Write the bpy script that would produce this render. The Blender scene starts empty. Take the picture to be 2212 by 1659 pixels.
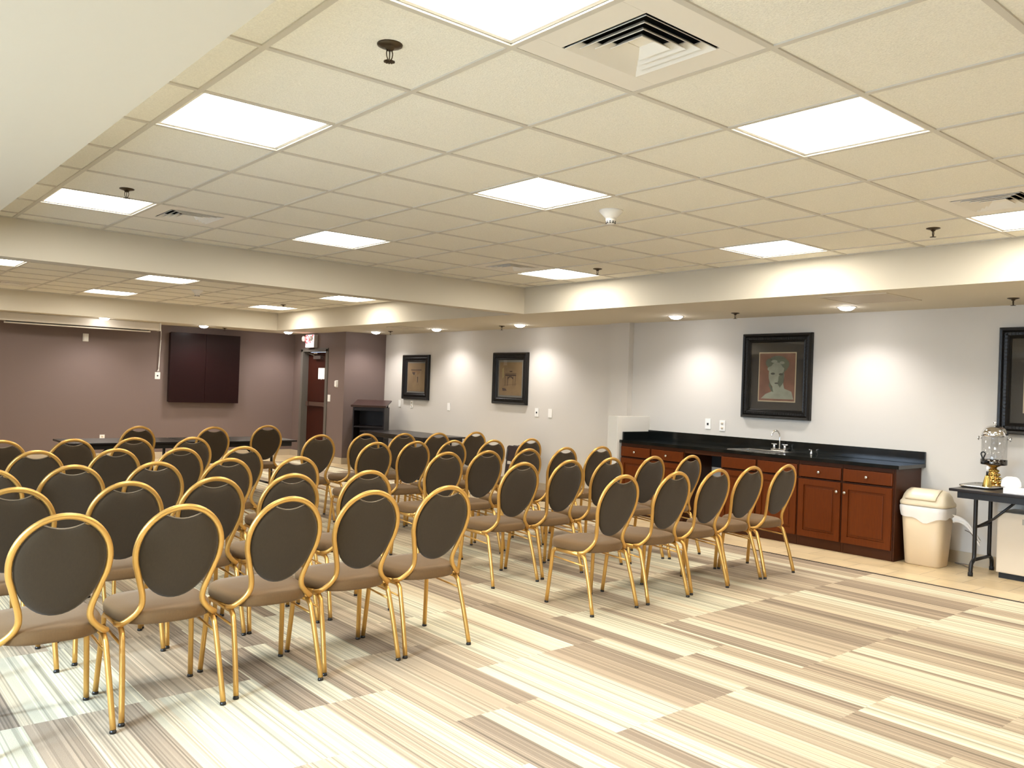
import bpy, math, random
from mathutils import Vector, Matrix
random.seed(7)
C = bpy.context.scene.collection
PI = math.pi
T = 0.6096          # ceiling module
ZC = 2.556          # tiled ceiling
ZS = 2.26           # soffit underside

# ------------------------------------------------------------------ materials
def lin(c):
    return tuple(((v/255)/12.92 if v/255 <= .04045 else ((v/255+.055)/1.055)**2.4) for v in c)
MATS = {}
def mat(name, rgb, rough=.5, metal=0, spec=.5, bump=None, vary=None, coat=0, emit=None, sheen=0):
    m = bpy.data.materials.new(name); m.use_nodes = True; MATS[name] = m
    nt = m.node_tree; b = nt.nodes['Principled BSDF']
    col = (*lin(rgb), 1)
    b.inputs['Base Color'].default_value = col
    b.inputs['Roughness'].default_value = rough
    b.inputs['Metallic'].default_value = metal
    b.inputs['Specular IOR Level'].default_value = spec
    b.inputs['Coat Weight'].default_value = coat
    b.inputs['Sheen Weight'].default_value = sheen
    tc = nt.nodes.new('ShaderNodeTexCoord')
    if vary:
        sc, amt, stretch = vary
        mp = nt.nodes.new('ShaderNodeMapping'); mp.inputs['Scale'].default_value = stretch
        nz = nt.nodes.new('ShaderNodeTexNoise'); nz.inputs['Scale'].default_value = sc; nz.inputs['Detail'].default_value = 4
        nt.links.new(tc.outputs['Object'], mp.inputs['Vector']); nt.links.new(mp.outputs[0], nz.inputs['Vector'])
        mx = nt.nodes.new('ShaderNodeMix'); mx.data_type = 'RGBA'
        mx.inputs['A'].default_value = tuple(min(1, c*(1-amt)) for c in col[:3])+(1,)
        mx.inputs['B'].default_value = tuple(min(1, c*(1+amt)) for c in col[:3])+(1,)
        nt.links.new(nz.outputs['Fac'], mx.inputs['Factor']); nt.links.new(mx.outputs['Result'], b.inputs['Base Color'])
    if bump:
        sc, st, dist = bump
        nz = nt.nodes.new('ShaderNodeTexNoise'); nz.inputs['Scale'].default_value = sc; nz.inputs['Detail'].default_value = 3
        nt.links.new(tc.outputs['Object'], nz.inputs['Vector'])
        bp = nt.nodes.new('ShaderNodeBump'); bp.inputs['Strength'].default_value = st; bp.inputs['Distance'].default_value = dist
        nt.links.new(nz.outputs['Fac'], bp.inputs['Height']); nt.links.new(bp.outputs[0], b.inputs['Normal'])
    if emit:
        b.inputs['Emission Color'].default_value = (*emit[0], 1); b.inputs['Emission Strength'].default_value = emit[1]
    return m

def N(nt, t, **kw):
    n = nt.nodes.new(t)
    for k, v in kw.items(): setattr(n, k, v)
    return n
def math_node(nt, op, a, b=None, c=None):
    n = N(nt, 'ShaderNodeMath', operation=op)
    for i, v in enumerate((a, b, c)):
        if v is None: continue
        if isinstance(v, (int, float)): n.inputs[i].default_value = v
        else: nt.links.new(v, n.inputs[i])
    return n.outputs[0]

wall_gray = mat('wall_gray_paint', (205, 200, 191), .75, bump=(90, .12, .002), spec=.3)
wall_purple = mat('wall_purple_paint', (116, 100, 94), .6, bump=(90, .12, .002), spec=.35)
soffit_m = mat('soffit_paint', (208, 200, 182), .8, bump=(60, .1, .002), spec=.3)
tile_m = mat('ceiling_tile', (236, 233, 221), .9, spec=.2, bump=(170, .8, .004), vary=(150, .16, (1, 1, 1)))
grid_m = mat('ceiling_grid', (204, 199, 187), .5)
void_m = mat('ceiling_void', (16, 13, 10), .9)
frame_white = mat('painted_metal_white', (232, 227, 216), .45)
lens_m = mat('light_lens', (255, 255, 255), .4, emit=((1.0, .945, .85), 13.0))
lamp_m = mat('downlight_lamp', (255, 255, 255), .4, emit=((1.0, .97, .95), 22.0))
gold = mat('gold_metal', (214, 168, 92), .32, metal=.7, spec=.5, bump=(300, .04, .001))
fabric = mat('brown_fabric', (58, 46, 29), .85, spec=.25, vary=(160, .16, (1, 1, .35)), bump=(420, .35, .001), sheen=.15)
seat_fabric = mat('taupe_seat_fabric', (104, 78, 48), .8, spec=.2, vary=(160, .12, (1, 1, .35)), bump=(420, .3, .001), sheen=.2)
seat_fabric.node_tree.nodes['Principled BSDF'].inputs['Sheen Tint'].default_value = (1, .82, .6, 1)
piping_m = mat('brown_piping', (120, 104, 82), .35)
glide_m = mat('black_glide', (24, 22, 20), .3)
chrome = mat('chrome', (235, 235, 235), .08, metal=1)
steel = mat('brushed_steel', (200, 198, 192), .25, metal=1)
dark_table = mat('dark_table_laminate', (28, 22, 22), .3, spec=.45, vary=(14, .15, (8, 1, 1)))
black_metal = mat('black_metal', (20, 18, 17), .38)
cherry = mat('cherry_wood', (94, 42, 7), .38, vary=(9, .25, (1, 9, 1)), spec=.2)
cherry_side = mat('cherry_wood_end', (62, 31, 12), .4, spec=.2, vary=(8, .2, (6, 1, 1)))
cherry_dark = mat('cherry_recess', (58, 22, 10), .5)
espresso = mat('espresso_wood', (26, 18, 17), .4, spec=.3, vary=(10, .15, (1, 8, 1)))
door_wood = mat('door_wood', (54, 20, 10), .38, spec=.25, vary=(8, .25, (8, 8, 1)))
door_frame_m = mat('door_frame_paint', (98, 93, 86), .45)
granite = mat('black_granite', (14, 17, 16), .12, spec=.6, vary=(420, .6, (1, 1, 1)))
cabinet_tv = mat('burgundy_board', (30, 8, 9), .35, spec=.22, vary=(6, .15, (1, 1, 6)))
frame_black = mat('black_frame', (17, 14, 10), .38, spec=.35, bump=(70, .5, .004))
matboard = mat('dark_matboard', (44, 40, 34), .8)
fillet_m = mat('fillet', (176, 160, 128), .4)
paper_tan = mat('tan_paper', (126, 104, 70), .8, vary=(9, .22, (1, 1, 1)))
ink_m = mat('sepia_ink', (56, 40, 26), .8)
mat_gray = mat('gray_mat', (116, 116, 108), .7)
terracotta = mat('terracotta_paint', (116, 80, 62), .8, vary=(9, .5, (1, 1, 1)))
bust_light = mat('bust_pale_green', (136, 138, 120), .8, vary=(12, .35, (1, 1, 1)))
bust_mid = mat('bust_gray_green', (92, 96, 78), .8, vary=(14, .3, (1, 1, 1)))
bust_dark = mat('bust_shadow', (66, 66, 54), .8)
plastic_white = mat('white_plastic', (238, 236, 230), .4)
plastic_beige = mat('beige_plastic', (208, 186, 152), .45)
plastic_beige2 = mat('pale_beige_plastic', (222, 208, 180), .4)
appliance = mat('cream_appliance', (216, 202, 180), .35)
paper_white = mat('white_paper', (246, 244, 240), .8)
rubber = mat('black_rubber', (14, 14, 14), .6)
dark_pad = mat('dark_brown_vinyl', (44, 30, 30), .4)
red_m = mat('exit_red', (214, 34, 40), .4, emit=((1, .05, .06), 1.2))
base_tile = mat('baseboard_tile', (186, 172, 148), .4, vary=(6, .08, (1, 1, 1)))
strip_m = mat('dark_edge_strip', (52, 38, 30), .5)
screen_case = mat('screen_case_white', (214, 206, 192), .4)
bronze = mat('sprinkler_bronze', (74, 62, 46), .35, metal=.7)
ext_m = mat('outside_wall', (210, 215, 222), .9)

def glass_mat(name, tint=(1, 1, 1), refl=.1, rough=0.0, transp=None):
    m = bpy.data.materials.new(name); m.use_nodes = True; nt = m.node_tree
    nt.nodes.remove(nt.nodes['Principled BSDF']); out = nt.nodes['Material Output']
    t = N(nt, 'ShaderNodeBsdfTransparent'); t.inputs[0].default_value = (*tint, 1)
    g = N(nt, 'ShaderNodeBsdfGlossy'); g.inputs['Roughness'].default_value = rough
    fr = N(nt, 'ShaderNodeLayerWeight'); fr.inputs[0].default_value = .5
    f = math_node(nt, 'ADD', math_node(nt, 'MULTIPLY', math_node(nt, 'POWER', fr.outputs['Facing'], 4.0), .6), refl)
    mx = N(nt, 'ShaderNodeMixShader'); nt.links.new(f, mx.inputs[0])
    nt.links.new(t.outputs[0], mx.inputs[1]); nt.links.new(g.outputs[0], mx.inputs[2]); nt.links.new(mx.outputs[0], out.inputs[0])
    return m
pane_m = glass_mat('clear_pane', refl=.02)
pic_glass = glass_mat('picture_glass', refl=.04)
acrylic = glass_mat('clear_acrylic', tint=(.93, .93, .93), refl=.05, rough=.03)
film = bpy.data.materials.new('bag_film'); film.use_nodes = True
_nt = film.node_tree; _b = _nt.nodes['Principled BSDF']; _b.inputs['Base Color'].default_value = (.93, .9, .86, 1); _b.inputs['Roughness'].default_value = .35
_b.inputs['Alpha'].default_value = .78

# striped carpet tiles (stripes run along y, tile rows every 0.475 m)
def carpet_material():
    m = bpy.data.materials.new('striped_carpet'); m.use_nodes = True; nt = m.node_tree; b = nt.nodes['Principled BSDF']
    L = nt.links.new
    geo = N(nt, 'ShaderNodeNewGeometry'); sp = N(nt, 'ShaderNodeSeparateXYZ'); L(geo.outputs['Position'], sp.inputs[0])
    x, y = sp.outputs[0], sp.outputs[1]
    # the weave is a few mm out of straight
    iy = math_node(nt, 'FLOOR', math_node(nt, 'DIVIDE', math_node(nt, 'SUBTRACT', y, .018), .4745))
    ix = math_node(nt, 'FLOOR', math_node(nt, 'DIVIDE', math_node(nt, 'ADD', x, .14), .4745))
    wc_ = N(nt, 'ShaderNodeTexWhiteNoise', noise_dimensions='1D'); L(ix, wc_.inputs['W'])
    iy2 = math_node(nt, 'FLOOR', math_node(nt, 'MULTIPLY', math_node(nt, 'ADD', iy, math_node(nt, 'GREATER_THAN', wc_.outputs['Value'], .5)), .5))
    key = math_node(nt, 'ADD', math_node(nt, 'MULTIPLY', ix, 17.0), math_node(nt, 'MULTIPLY', iy2, 131.0))
    wn = N(nt, 'ShaderNodeTexWhiteNoise', noise_dimensions='1D'); L(key, wn.inputs['W'])
    off = math_node(nt, 'MULTIPLY', wn.outputs['Value'], 137.3)
    w1 = math_node(nt, 'ADD', math_node(nt, 'MULTIPLY', x, 7.0), off)
    v1 = N(nt, 'ShaderNodeTexVoronoi', voronoi_dimensions='1D', feature='F1'); L(w1, v1.inputs['W']); v1.inputs['Scale'].default_value = 1
    s1 = N(nt, 'ShaderNodeSeparateColor'); L(v1.outputs['Color'], s1.inputs[0])
    cr = N(nt, 'ShaderNodeValToRGB'); cr.color_ramp.interpolation = 'CONSTANT'
    cols = [(0, (208, 199, 172)), (.18, (196, 180, 152)), (.34, (180, 162, 137)), (.50, (162, 144, 122)), (.62, (204, 194, 167)), (.78, (152, 135, 115)), (.88, (188, 171, 146))]
    e = cr.color_ramp.elements; e[0].position = 0; e[0].color = (*lin(cols[0][1]), 1); e[1].position = cols[1][0]; e[1].color = (*lin(cols[1][1]), 1)
    for p_, c_ in cols[2:]:
        n_ = e.new(p_); n_.color = (*lin(c_), 1)
    L(s1.outputs[0], cr.inputs[0])
    # narrow yarn stripes
    w2 = math_node(nt, 'ADD', math_node(nt, 'MULTIPLY', x, 62), math_node(nt, 'MULTIPLY', off, 3.1))
    v2 = N(nt, 'ShaderNodeTexVoronoi', voronoi_dimensions='1D', feature='F1'); L(w2, v2.inputs['W']); v2.inputs['Scale'].default_value = 1
    s2 = N(nt, 'ShaderNodeSeparateColor'); L(v2.outputs['Color'], s2.inputs[0])
    k2 = N(nt, 'ShaderNodeMapRange'); k2.inputs['From Min'].default_value = 0; k2.inputs['From Max'].default_value = 1
    k2.inputs['To Min'].default_value = .80; k2.inputs['To Max'].default_value = 1.10; L(s2.outputs[1], k2.inputs[0])
    w3 = math_node(nt, 'ADD', math_node(nt, 'MULTIPLY', x, 150), off)
    v3 = N(nt, 'ShaderNodeTexVoronoi', voronoi_dimensions='1D', feature='F1'); L(w3, v3.inputs['W']); v3.inputs['Scale'].default_value = 1
    s3 = N(nt, 'ShaderNodeSeparateColor'); L(v3.outputs['Color'], s3.inputs[0])
    dark = math_node(nt, 'MULTIPLY', math_node(nt, 'GREATER_THAN', s3.outputs[0], .76), .26)
    lite = math_node(nt, 'MULTIPLY', math_node(nt, 'GREATER_THAN', s3.outputs[2], .80), .24)
    k = math_node(nt, 'ADD', math_node(nt, 'SUBTRACT', k2.outputs[0], dark), lite)
    # woven fleck, stretched along y
    mp = N(nt, 'ShaderNodeMapping'); mp.inputs['Scale'].default_value = (420, 110, 1); L(geo.outputs['Position'], mp.inputs[0])
    nz = N(nt, 'ShaderNodeTexNoise'); nz.inputs['Scale'].default_value = 1; L(mp.outputs[0], nz.inputs['Vector'])
    kf = N(nt, 'ShaderNodeMapRange'); kf.inputs['To Min'].default_value = .86; kf.inputs['To Max'].default_value = 1.12; L(nz.outputs['Fac'], kf.inputs[0])
    kk = math_node(nt, 'MULTIPLY', k, kf.outputs[0])
    vm = N(nt, 'ShaderNodeVectorMath', operation='SCALE'); L(cr.outputs[0], vm.inputs[0]); L(kk, vm.inputs['Scale'])
    L(vm.outputs[0], b.inputs['Base Color'])
    b.inputs['Roughness'].default_value = .95; b.inputs['Specular IOR Level'].default_value = .15
    bp = N(nt, 'ShaderNodeBump'); bp.inputs['Strength'].default_value = .35; bp.inputs['Distance'].default_value = .003
    L(math_node(nt, 'ADD', nz.outputs['Fac'], s2.outputs[1]), bp.inputs['Height']); L(bp.outputs[0], b.inputs['Normal'])
    return m
def tile_floor_material():
    m = bpy.data.materials.new('beige_floor_tile'); m.use_nodes = True; nt = m.node_tree; b = nt.nodes['Principled BSDF']; L = nt.links.new
    geo = N(nt, 'ShaderNodeNewGeometry'); sp = N(nt, 'ShaderNodeSeparateXYZ'); L(geo.outputs['Position'], sp.inputs[0])
    cb = N(nt, 'ShaderNodeCombineXYZ')
    L(math_node(nt, 'SUBTRACT', sp.outputs[1], -.067-.33*20), cb.inputs[0]); L(math_node(nt, 'SUBTRACT', sp.outputs[0], 4.917-.3*20), cb.inputs[1])
    br = N(nt, 'ShaderNodeTexBrick'); br.offset = .5; br.inputs['Scale'].default_value = 1
    br.inputs['Brick Width'].default_value = .33; br.inputs['Row Height'].default_value = .30; br.inputs['Mortar Size'].default_value = .0022
    br.inputs['Color1'].default_value = (*lin((224, 202, 162)), 1); br.inputs['Color2'].default_value = (*lin((212, 188, 146)), 1); br.inputs['Mortar'].default_value = (*lin((150, 122, 88)), 1)
    L(cb.outputs[0], br.inputs['Vector'])
    nz = N(nt, 'ShaderNodeTexNoise'); nz.inputs['Scale'].default_value = 7; nz.inputs['Detail'].default_value = 6; L(geo.outputs['Position'], nz.inputs['Vector'])
    kf = N(nt, 'ShaderNodeMapRange'); kf.inputs['To Min'].default_value = .82; kf.inputs['To Max'].default_value = 1.15; L(nz.outputs['Fac'], kf.inputs[0])
    vm = N(nt, 'ShaderNodeVectorMath', operation='SCALE'); L(br.outputs[0], vm.inputs[0]); L(kf.outputs[0], vm.inputs['Scale']); L(vm.outputs[0], b.inputs['Base Color'])
    b.inputs['Roughness'].default_value = .32
    return m
carpet_m = carpet_material(); floortile_m = tile_floor_material()

# ------------------------------------------------------------------ mesh builder
class MB:
    def __init__(s): s.v = []; s.f = []; s.mi = []; s.sm = []
    def add(s, vs, fs, mi=0, smooth=False):
        n = len(s.v); s.v += [tuple(p) for p in vs]
        for f in fs: s.f.append([i+n for i in f]); s.mi.append(mi); s.sm.append(smooth)
        return s
    def box(s, x0, x1, y0, y1, z0, z1, mi=0, M=None):
        vs = [Vector(p) for p in ((x0,y0,z0),(x1,y0,z0),(x1,y1,z0),(x0,y1,z0),(x0,y0,z1),(x1,y0,z1),(x1,y1,z1),(x0,y1,z1))]
        if M: vs = [M@p for p in vs]
        return s.add(vs, [(0,3,2,1),(4,5,6,7),(0,1,5,4),(1,2,6,5),(2,3,7,6),(3,0,4,7)], mi)
    def tube(s, pts, w, h=None, closed=False, n=10, mi=0, power=2.6, up=None, caps=True):
        """sweep a rounded section along pts; w across, h the other way"""
        h = w if h is None else h
        P = [Vector(p) for p in pts]; m = len(P)
        sec = []
        for k in range(n):
            a = 2*PI*k/n + PI/n; c, d = math.cos(a), math.sin(a)
            r = (abs(c)**power+abs(d)**power)**(-1/power)
            sec.append((r*c*w/2, r*d*h/2))
        tang = []
        for i in range(m):
            a = P[(i-1) % m] if (closed or i > 0) else P[i]; b = P[(i+1) % m] if (closed or i < m-1) else P[i]
            tang.append((b-a).normalized())
        ref = Vector(up) if up else (Vector((0,0,1)) if abs(tang[0].z) < .9 else Vector((0,1,0)))
        rings = []
        for i in range(m):
            t = tang[i]; ref = (ref - t*ref.dot(t)).normalized() if not up else ref
            u = (Vector(up) - t*Vector(up).dot(t)).normalized() if up else ref
            v = t.cross(u)
            rings.append([P[i]+v*a+u*b for a, b in sec])
        vs = [p for r in rings for p in r]; fs = []
        for i in range(m if closed else m-1):
            j = (i+1) % m
            for k in range(n):
                fs.append((i*n+k, i*n+(k+1) % n, j*n+(k+1) % n, j*n+k))
        if caps and not closed:
            fs.append(tuple(range(n))[::-1]); fs.append(tuple((m-1)*n+k for k in range(n)))
        return s.add(vs, fs, mi, True)
    def lathe(s, prof, n=24, c=(0,0,0), mi=0, smooth=True, axis='z', sx=1, sy=1):
        vs = []; fs = []
        for r, z in prof:
            for k in range(n):
                a = 2*PI*k/n
                p = (r*math.cos(a)*sx, r*math.sin(a)*sy, z)
                if axis == 'x': p = (p[2], p[0], p[1])
                if axis == 'y': p = (p[0], p[2], p[1])
                vs.append((p[0]+c[0], p[1]+c[1], p[2]+c[2]))
        for i in range(len(prof)-1):
            for k in range(n):
                fs.append((i*n+k, i*n+(k+1) % n, (i+1)*n+(k+1) % n, (i+1)*n+k))
        fs.append(tuple(range(n))[::-1]); fs.append(tuple((len(prof)-1)*n+k for k in range(n)))
        return s.add(vs, fs, mi, smooth)
    def loops(s, loops, mi=0, smooth=True, cap=True):
        n = len(loops[0]); vs = [p for l in loops for p in l]; fs = []
        for i in range(len(loops)-1):
            for k in range(n): fs.append((i*n+k, i*n+(k+1) % n, (i+1)*n+(k+1) % n, (i+1)*n+k))
        if cap: fs.append(tuple(range(n))[::-1]); fs.append(tuple((len(loops)-1)*n+k for k in range(n)))
        return s.add(vs, fs, mi, smooth)
    def prism(s, outline, y0, y1, mi=0, plane='xz'):
        f = {'xz': lambda a, b, d: (a, d, b), 'yz': lambda a, b, d: (d, a, b), 'xy': lambda a, b, d: (a, b, d)}[plane]
        n = len(outline)
        return s.add([f(a, b, y0) for a, b in outline]+[f(a, b, y1) for a, b in outline],
                     [tuple(range(n))[::-1], tuple(range(n, 2*n))]+[(k, (k+1) % n, n+(k+1) % n, n+k) for k in range(n)], mi)
    def mesh(s, name, mats, bevel=0):
        me = bpy.data.meshes.new(name); me.from_pydata(s.v, [], s.f)
        for m in (mats if isinstance(mats, (list, tuple)) else [mats]): me.materials.append(m)
        for p, i, q in zip(me.polygons, s.mi, s.sm): p.material_index = i; p.use_smooth = q
        import bmesh
        bm = bmesh.new(); bm.from_mesh(me); bmesh.ops.recalc_face_normals(bm, faces=bm.faces)
        if bevel:
            es = [e for e in bm.edges if len(e.link_faces) == 2 and e.calc_face_angle(0) > .6]
            bmesh.ops.bevel(bm, geom=es, offset=bevel, segments=2, profile=.6, affect='EDGES')
        bm.to_mesh(me); bm.free(); me.update()
        return me
    def build(s, name, mats, parent=None, bevel=0, loc=None, label=None):
        o = bpy.data.objects.new(name, s.mesh(name, mats, bevel)); C.objects.link(o)
        if parent is not None: o.parent = parent
        if loc: o.location = loc
        if label: o['label'] = label
        return o
def smooth_path(pts, sub=5, closed=False):
    P = [Vector(p) for p in pts]; n = len(P); out = []
    for i in range(n if closed else n-1):
        p0 = P[(i-1) % n] if (closed or i > 0) else P[0]; p1 = P[i]; p2 = P[(i+1) % n]; p3 = P[(i+2) % n] if (closed or i < n-2) else P[-1]
        for k in range(sub):
            t = k/sub
            out.append(.5*((2*p1)+(-p0+p2)*t+(2*p0-5*p1+4*p2-p3)*t*t+(-p0+3*p1-3*p2+p3)*t**3))
    if not closed: out.append(P[-1])
    return out
def tag(o, label, cat, group=None):
    o['label'] = label; o['category'] = cat
    if group: o['group'] = group
    return o
def thing(name, label, cat, loc=(0,0,0), rz=0, group=None):
    o = bpy.data.objects.new(name, None); C.objects.link(o); o.location = loc; o.rotation_euler = (0,0,rz); o.empty_display_size = .1
    return tag(o, label, cat, group)
def struct(o): o['kind'] = 'structure'; return o
def copy_tree(o, parent=None):
    c = o.copy(); C.objects.link(c); c.parent = parent
    for ch in [k for k in list(KIDS.get(o.name, []))]: 
        copy_tree(ch, c)
    return c
KIDS = {}
def index_kids():
    KIDS.clear()
    for o in bpy.data.objects:
        if o.parent: KIDS.setdefault(o.parent.name, []).append(o)

# ------------------------------------------------------------------ room shell
XL, XR, YN, YF = -3.1, 6.05, -6.0, 11.9
struct(MB().box(XL-.1, 4.905, YN-.1, 10.80, -.05, 0).build('floor', carpet_m))
struct(MB().box(4.925, XR+.15, YN-.1, 10.80, -.05, 0).box(XL-.1, XR+.15, 10.80, YF+.15, -.05, 0).build('floor', floortile_m))
struct(MB().box(4.905, 4.925, YN-.1, 10.80, -.05, .004).build('trim_1', strip_m))
struct(MB().box(XR, XR+.12, YN-.1, 9.96, 0, ZC+.3).build('wall_right', wall_gray))
struct(MB().box(XL-.1, 5.25, YF, YF+.12, 0, ZC+.3).build('wall_back', wall_purple))
struct(MB().box(5.25, XR+.12, 9.96, 10.08, 0, ZC+.3).build('wall_alcove', wall_purple))
struct(MB().box(5.25, 5.37, 10.08, 10.565, 0, ZC+.3).box(5.25, 5.37, 11.565, YF+.12, 0, ZC+.3).box(5.25, 5.37, 10.565, 11.565, 1.975, ZC+.3).build('wall_door_side', wall_purple))
struct(MB().box(XL, XR, YN-.12, YN, 0, ZC+.3).build('wall_front', wall_gray))
# left wall with a run of windows (daylight side)
WY = [(-3.2, -1.7), (-1.2, .3), (.8, 2.3), (4.6, 6.1)]
wl = MB(); ys = [YN] + [v for w in WY for v in w] + [YF]
for i in range(0, len(ys), 2): wl.box(XL-.12, XL, ys[i], ys[i+1], 0, ZC+.3)
for a, b in WY: wl.box(XL-.12, XL, a, b, 0, .55).box(XL-.12, XL, a, b, 2.12, ZC+.3)
struct(wl.build('wall_left', wall_gray))
for i, (a, b) in enumerate(WY):
    f = MB()
    for y0, y1, z0, z1 in ((a, a+.05, .55, 2.12), (b-.05, b, .55, 2.12), (a+.05, b-.05, .55, .60), (a+.05, b-.05, 2.07, 2.12), ((a+b)/2-.02, (a+b)/2+.02, .60, 2.07)):
        f.box(XL-.09, XL-.03, y0, y1, z0, z1)
    w = struct(f.build('window_%d' % (i+1), frame_white))
    MB().box(XL-.063, XL-.057, a+.05, b-.05, .60, 2.07).build('pane', pane_m, w)
# pilaster and low wall beside the counter
struct(MB().box(5.965, XR, 4.18, 4.49, 0, ZS).build('wall_pilaster', wall_gray))
struct(MB().box(5.48, XR, 3.88, 4.03, 0, 1.118).build('wall_low_partition', mat('partition_paint', (206, 202, 192), .7), bevel=.004))
# soffits
S = MB(); ZT = ZC+.3
S.box(4.52, XR+.1, YN-.1, YF+.1, ZS, ZT).box(XL-.1, -1.01, YN-.1, YF+.1, ZS, ZT).box(-1.01, 4.52, YN-.1, -4.27, ZS, ZT)
S.box(-1.01, 4.52, 4.505, 4.67, ZS, ZT).box(-1.01, 4.52, 11.08, YF+.1, ZS, ZT)
struct(S.build('ceiling', soffit_m))
# tiled ceiling made cell by cell so that lights and diffusers sit in their own openings
LIGHTS = [(-1,-6),(2,-6),(6,-6),(-1,-2),(2,-2),(6,-2),(-1,1),(2,1),(6,1),(-1,5),(2,5),(6,5),(-1,12),(2,12),(6,12),(-1,16),(2,16),(6,16)]
VENTS = [(0,-2),(0,5),(5,5),(5,-2),(0,16),(5,16)]
holes = set(LIGHTS) | set(VENTS)
def tray(y0, y1, nm, gm):
    m = MB(); g = MB(); x0, x1 = -1.01, 4.52
    for i in range(-2, 8):
        for j in range(-8, 20):
            a, b, c, d = max(i*T, x0), min((i+1)*T, x1), max(j*T, y0), min((j+1)*T, y1)
            if b-a < .005 or d-c < .005 or (i, j) in holes: continue
            m.box(a, b, c, d, ZC+.006, ZC+.022)
    struct(m.build('ceiling', tile_m))
    w = .012
    ysn = [j for j in range(-8, 20) if y0+.02 < j*T < y1-.02]; xsn = [i for i in range(-2, 9) if x0+.02 < i*T < x1-.02]
    for j in ysn: g.box(x0, x1, j*T-w, j*T+w, ZC, ZC+.007)
    seg = [y0]+[j*T for j in ysn]+[y1]
    for i in xsn:
        for q in range(len(seg)-1):
            g.box(i*T-w, i*T+w, seg[q]+(w if q else 0), seg[q+1]-(w if q < len(seg)-2 else 0), ZC, ZC+.007)
    for bx in ((x0, x0+.016, y0, y1), (x1-.016, x1, y0, y1)): g.box(*bx, ZC-.001, ZC+.008)
    for bx in ((x0, x1, y0, y0+.016), (x0, x1, y1-.016, y1)): g.box(*bx, ZC-.0015, ZC+.008)
    struct(g.build(gm, grid_m))
tray(-4.27, 4.505, 'a', 'trim_2'); tray(4.67, 11.08, 'b', 'trim_3')
struct(MB().box(-1.0, 4.5, -4.2, 11.0, ZC+.24, ZC+.26).build('ceiling', void_m))
# baseboards
struct(MB().box(XR-.012, XR, YN, .62, 0, .108).box(XR-.012, XR, 4.03, 4.18, 0, .108).box(XR-.012, XR, 4.49, 9.96, 0, .108).box(5.953, 5.965, 4.17, 4.50, 0, .108).build('baseboard_right', base_tile))
struct(MB().box(XL, 5.25, YF-.012, YF, 0, .11).build('baseboard_back', base_tile))
struct(MB().box(5.25, XR-.012, 9.948, 9.96, 0, .108).box(5.238, 5.25, 9.948, 10.55, 0, .108).box(5.238, 5.25, 11.58, YF-.012, 0, .108).build('baseboard_alcove', base_tile))
struct(MB().box(5.468, 5.48, 3.87, 4.04, 0, .108).build('baseboard_partition', base_tile))
struct(MB().box(XL, XL+.012, YN, YF, 0, .108).build('baseboard_left', base_tile))
# door
d = struct(MB().box(5.352, 5.392, 10.63, 11.50, .008, 1.925).build('door_1', door_wood))
fr = MB()
fr.box(5.232, 5.40, 10.545, 10.625, 0, 1.975).box(5.232, 5.40, 11.505, 11.585, 0, 1.975).box(5.232, 5.40, 10.545, 11.585, 1.93, 1.992)
struct(fr.build('trim_4', door_frame_m, bevel=.004))
MB().box(5.315, 5.352, 10.72, 11.42, .95, 1.02, 0).box(5.29, 5.315, 10.70, 10.78, .945, 1.025).box(5.29, 5.315, 11.36, 11.44, .945, 1.025).build('push_bar', mat('bar_brown_metal', (104, 82, 72), .4, metal=.5), d, label='brown metal push bar across the door')
MB().box(5.300, 5.352, 10.95, 11.22, 1.80, 1.86).tube([(5.31, 11.2, 1.87), (5.24, 11.30, 1.895), (5.28, 11.02, 1.90)], .02, .012).build('door_closer', steel, d, label='silver door closer')
tag(MB().box(5.347, 5.3515, 10.86, 11.10, 1.44, 1.64).add([(5.348, 10.97, 1.44), (5.348, 10.99, 1.44), (5.348, 10.98, 1.425), (5.351, 10.97, 1.44), (5.351, 10.99, 1.44), (5.351, 10.98, 1.425)], [(0,1,2),(5,4,3),(0,2,5,3),(1,0,3,4),(2,1,4,5)]).build('paper_notice', paper_white), 'white paper notice taped to the brown door', 'notice')
# exit sign with two lamp heads
ex = thing('exit_sign', 'lit exit sign with two emergency lamp heads above the brown door', 'exit sign', (5.249, 11.13, 2.0))
MB().box(-.075, 0, -.165, .165, 0, .235).build('housing', mat('sign_housing', (190, 186, 182), .4), ex, bevel=.006)
MB().box(-.079, -.0755, -.155, .155, .006, .228).build('face', mat('sign_face', (255, 250, 250), .4, emit=((1, .86, .86), 1.6)), ex, label='glowing white sign face')
def strokes(m, segs, x0, x1, y, z, s, w=.014):
    for (a, b, c, e) in segs:
        dx, dz = c-a, e-b; L_ = math.hypot(dx, dz) or 1; nx, nz = -dz/L_*w/2, dx/L_*w/2
        q = [(y-(a*s+nx), z+b*s+nz), (y-(c*s+nx), z+e*s+nz), (y-(c*s-nx), z+e*s-nz), (y-(a*s-nx), z+b*s-nz)]
        m.prism(q, x0, x1, plane='yz')
GL = {'E': [(0,0,0,1),(0,1,.55,1),(0,.5,.45,.5),(0,0,.55,0)], 'X': [(0,0,.6,1),(0,1,.6,0)], 'I': [(.1,0,.1,1)], 'T': [(.3,0,.3,1),(0,1,.6,1)]}
lt = MB(); yy = .142
for ch in 'EXIT':
    strokes(lt, GL[ch], -.0815, -.0795, yy, .085, .13, .024); yy -= .086 if ch != 'I' else .048
lt.build('lettering', red_m, ex, label='red EXIT letters')
for sy in (1, -1):
    hd = MB().lathe([(.02, 0), (.045, -.02), (.05, -.06), (.045, -.065)], 16, axis='x', c=(-.05, sy*.20 if sy > 0 else -.10, .16)).build('lamp_head', plastic_white, ex)
MB().box(-.02, -.001, -.08, .10, -.025, 0).build('mounting_plate', rubber, ex)

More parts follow.
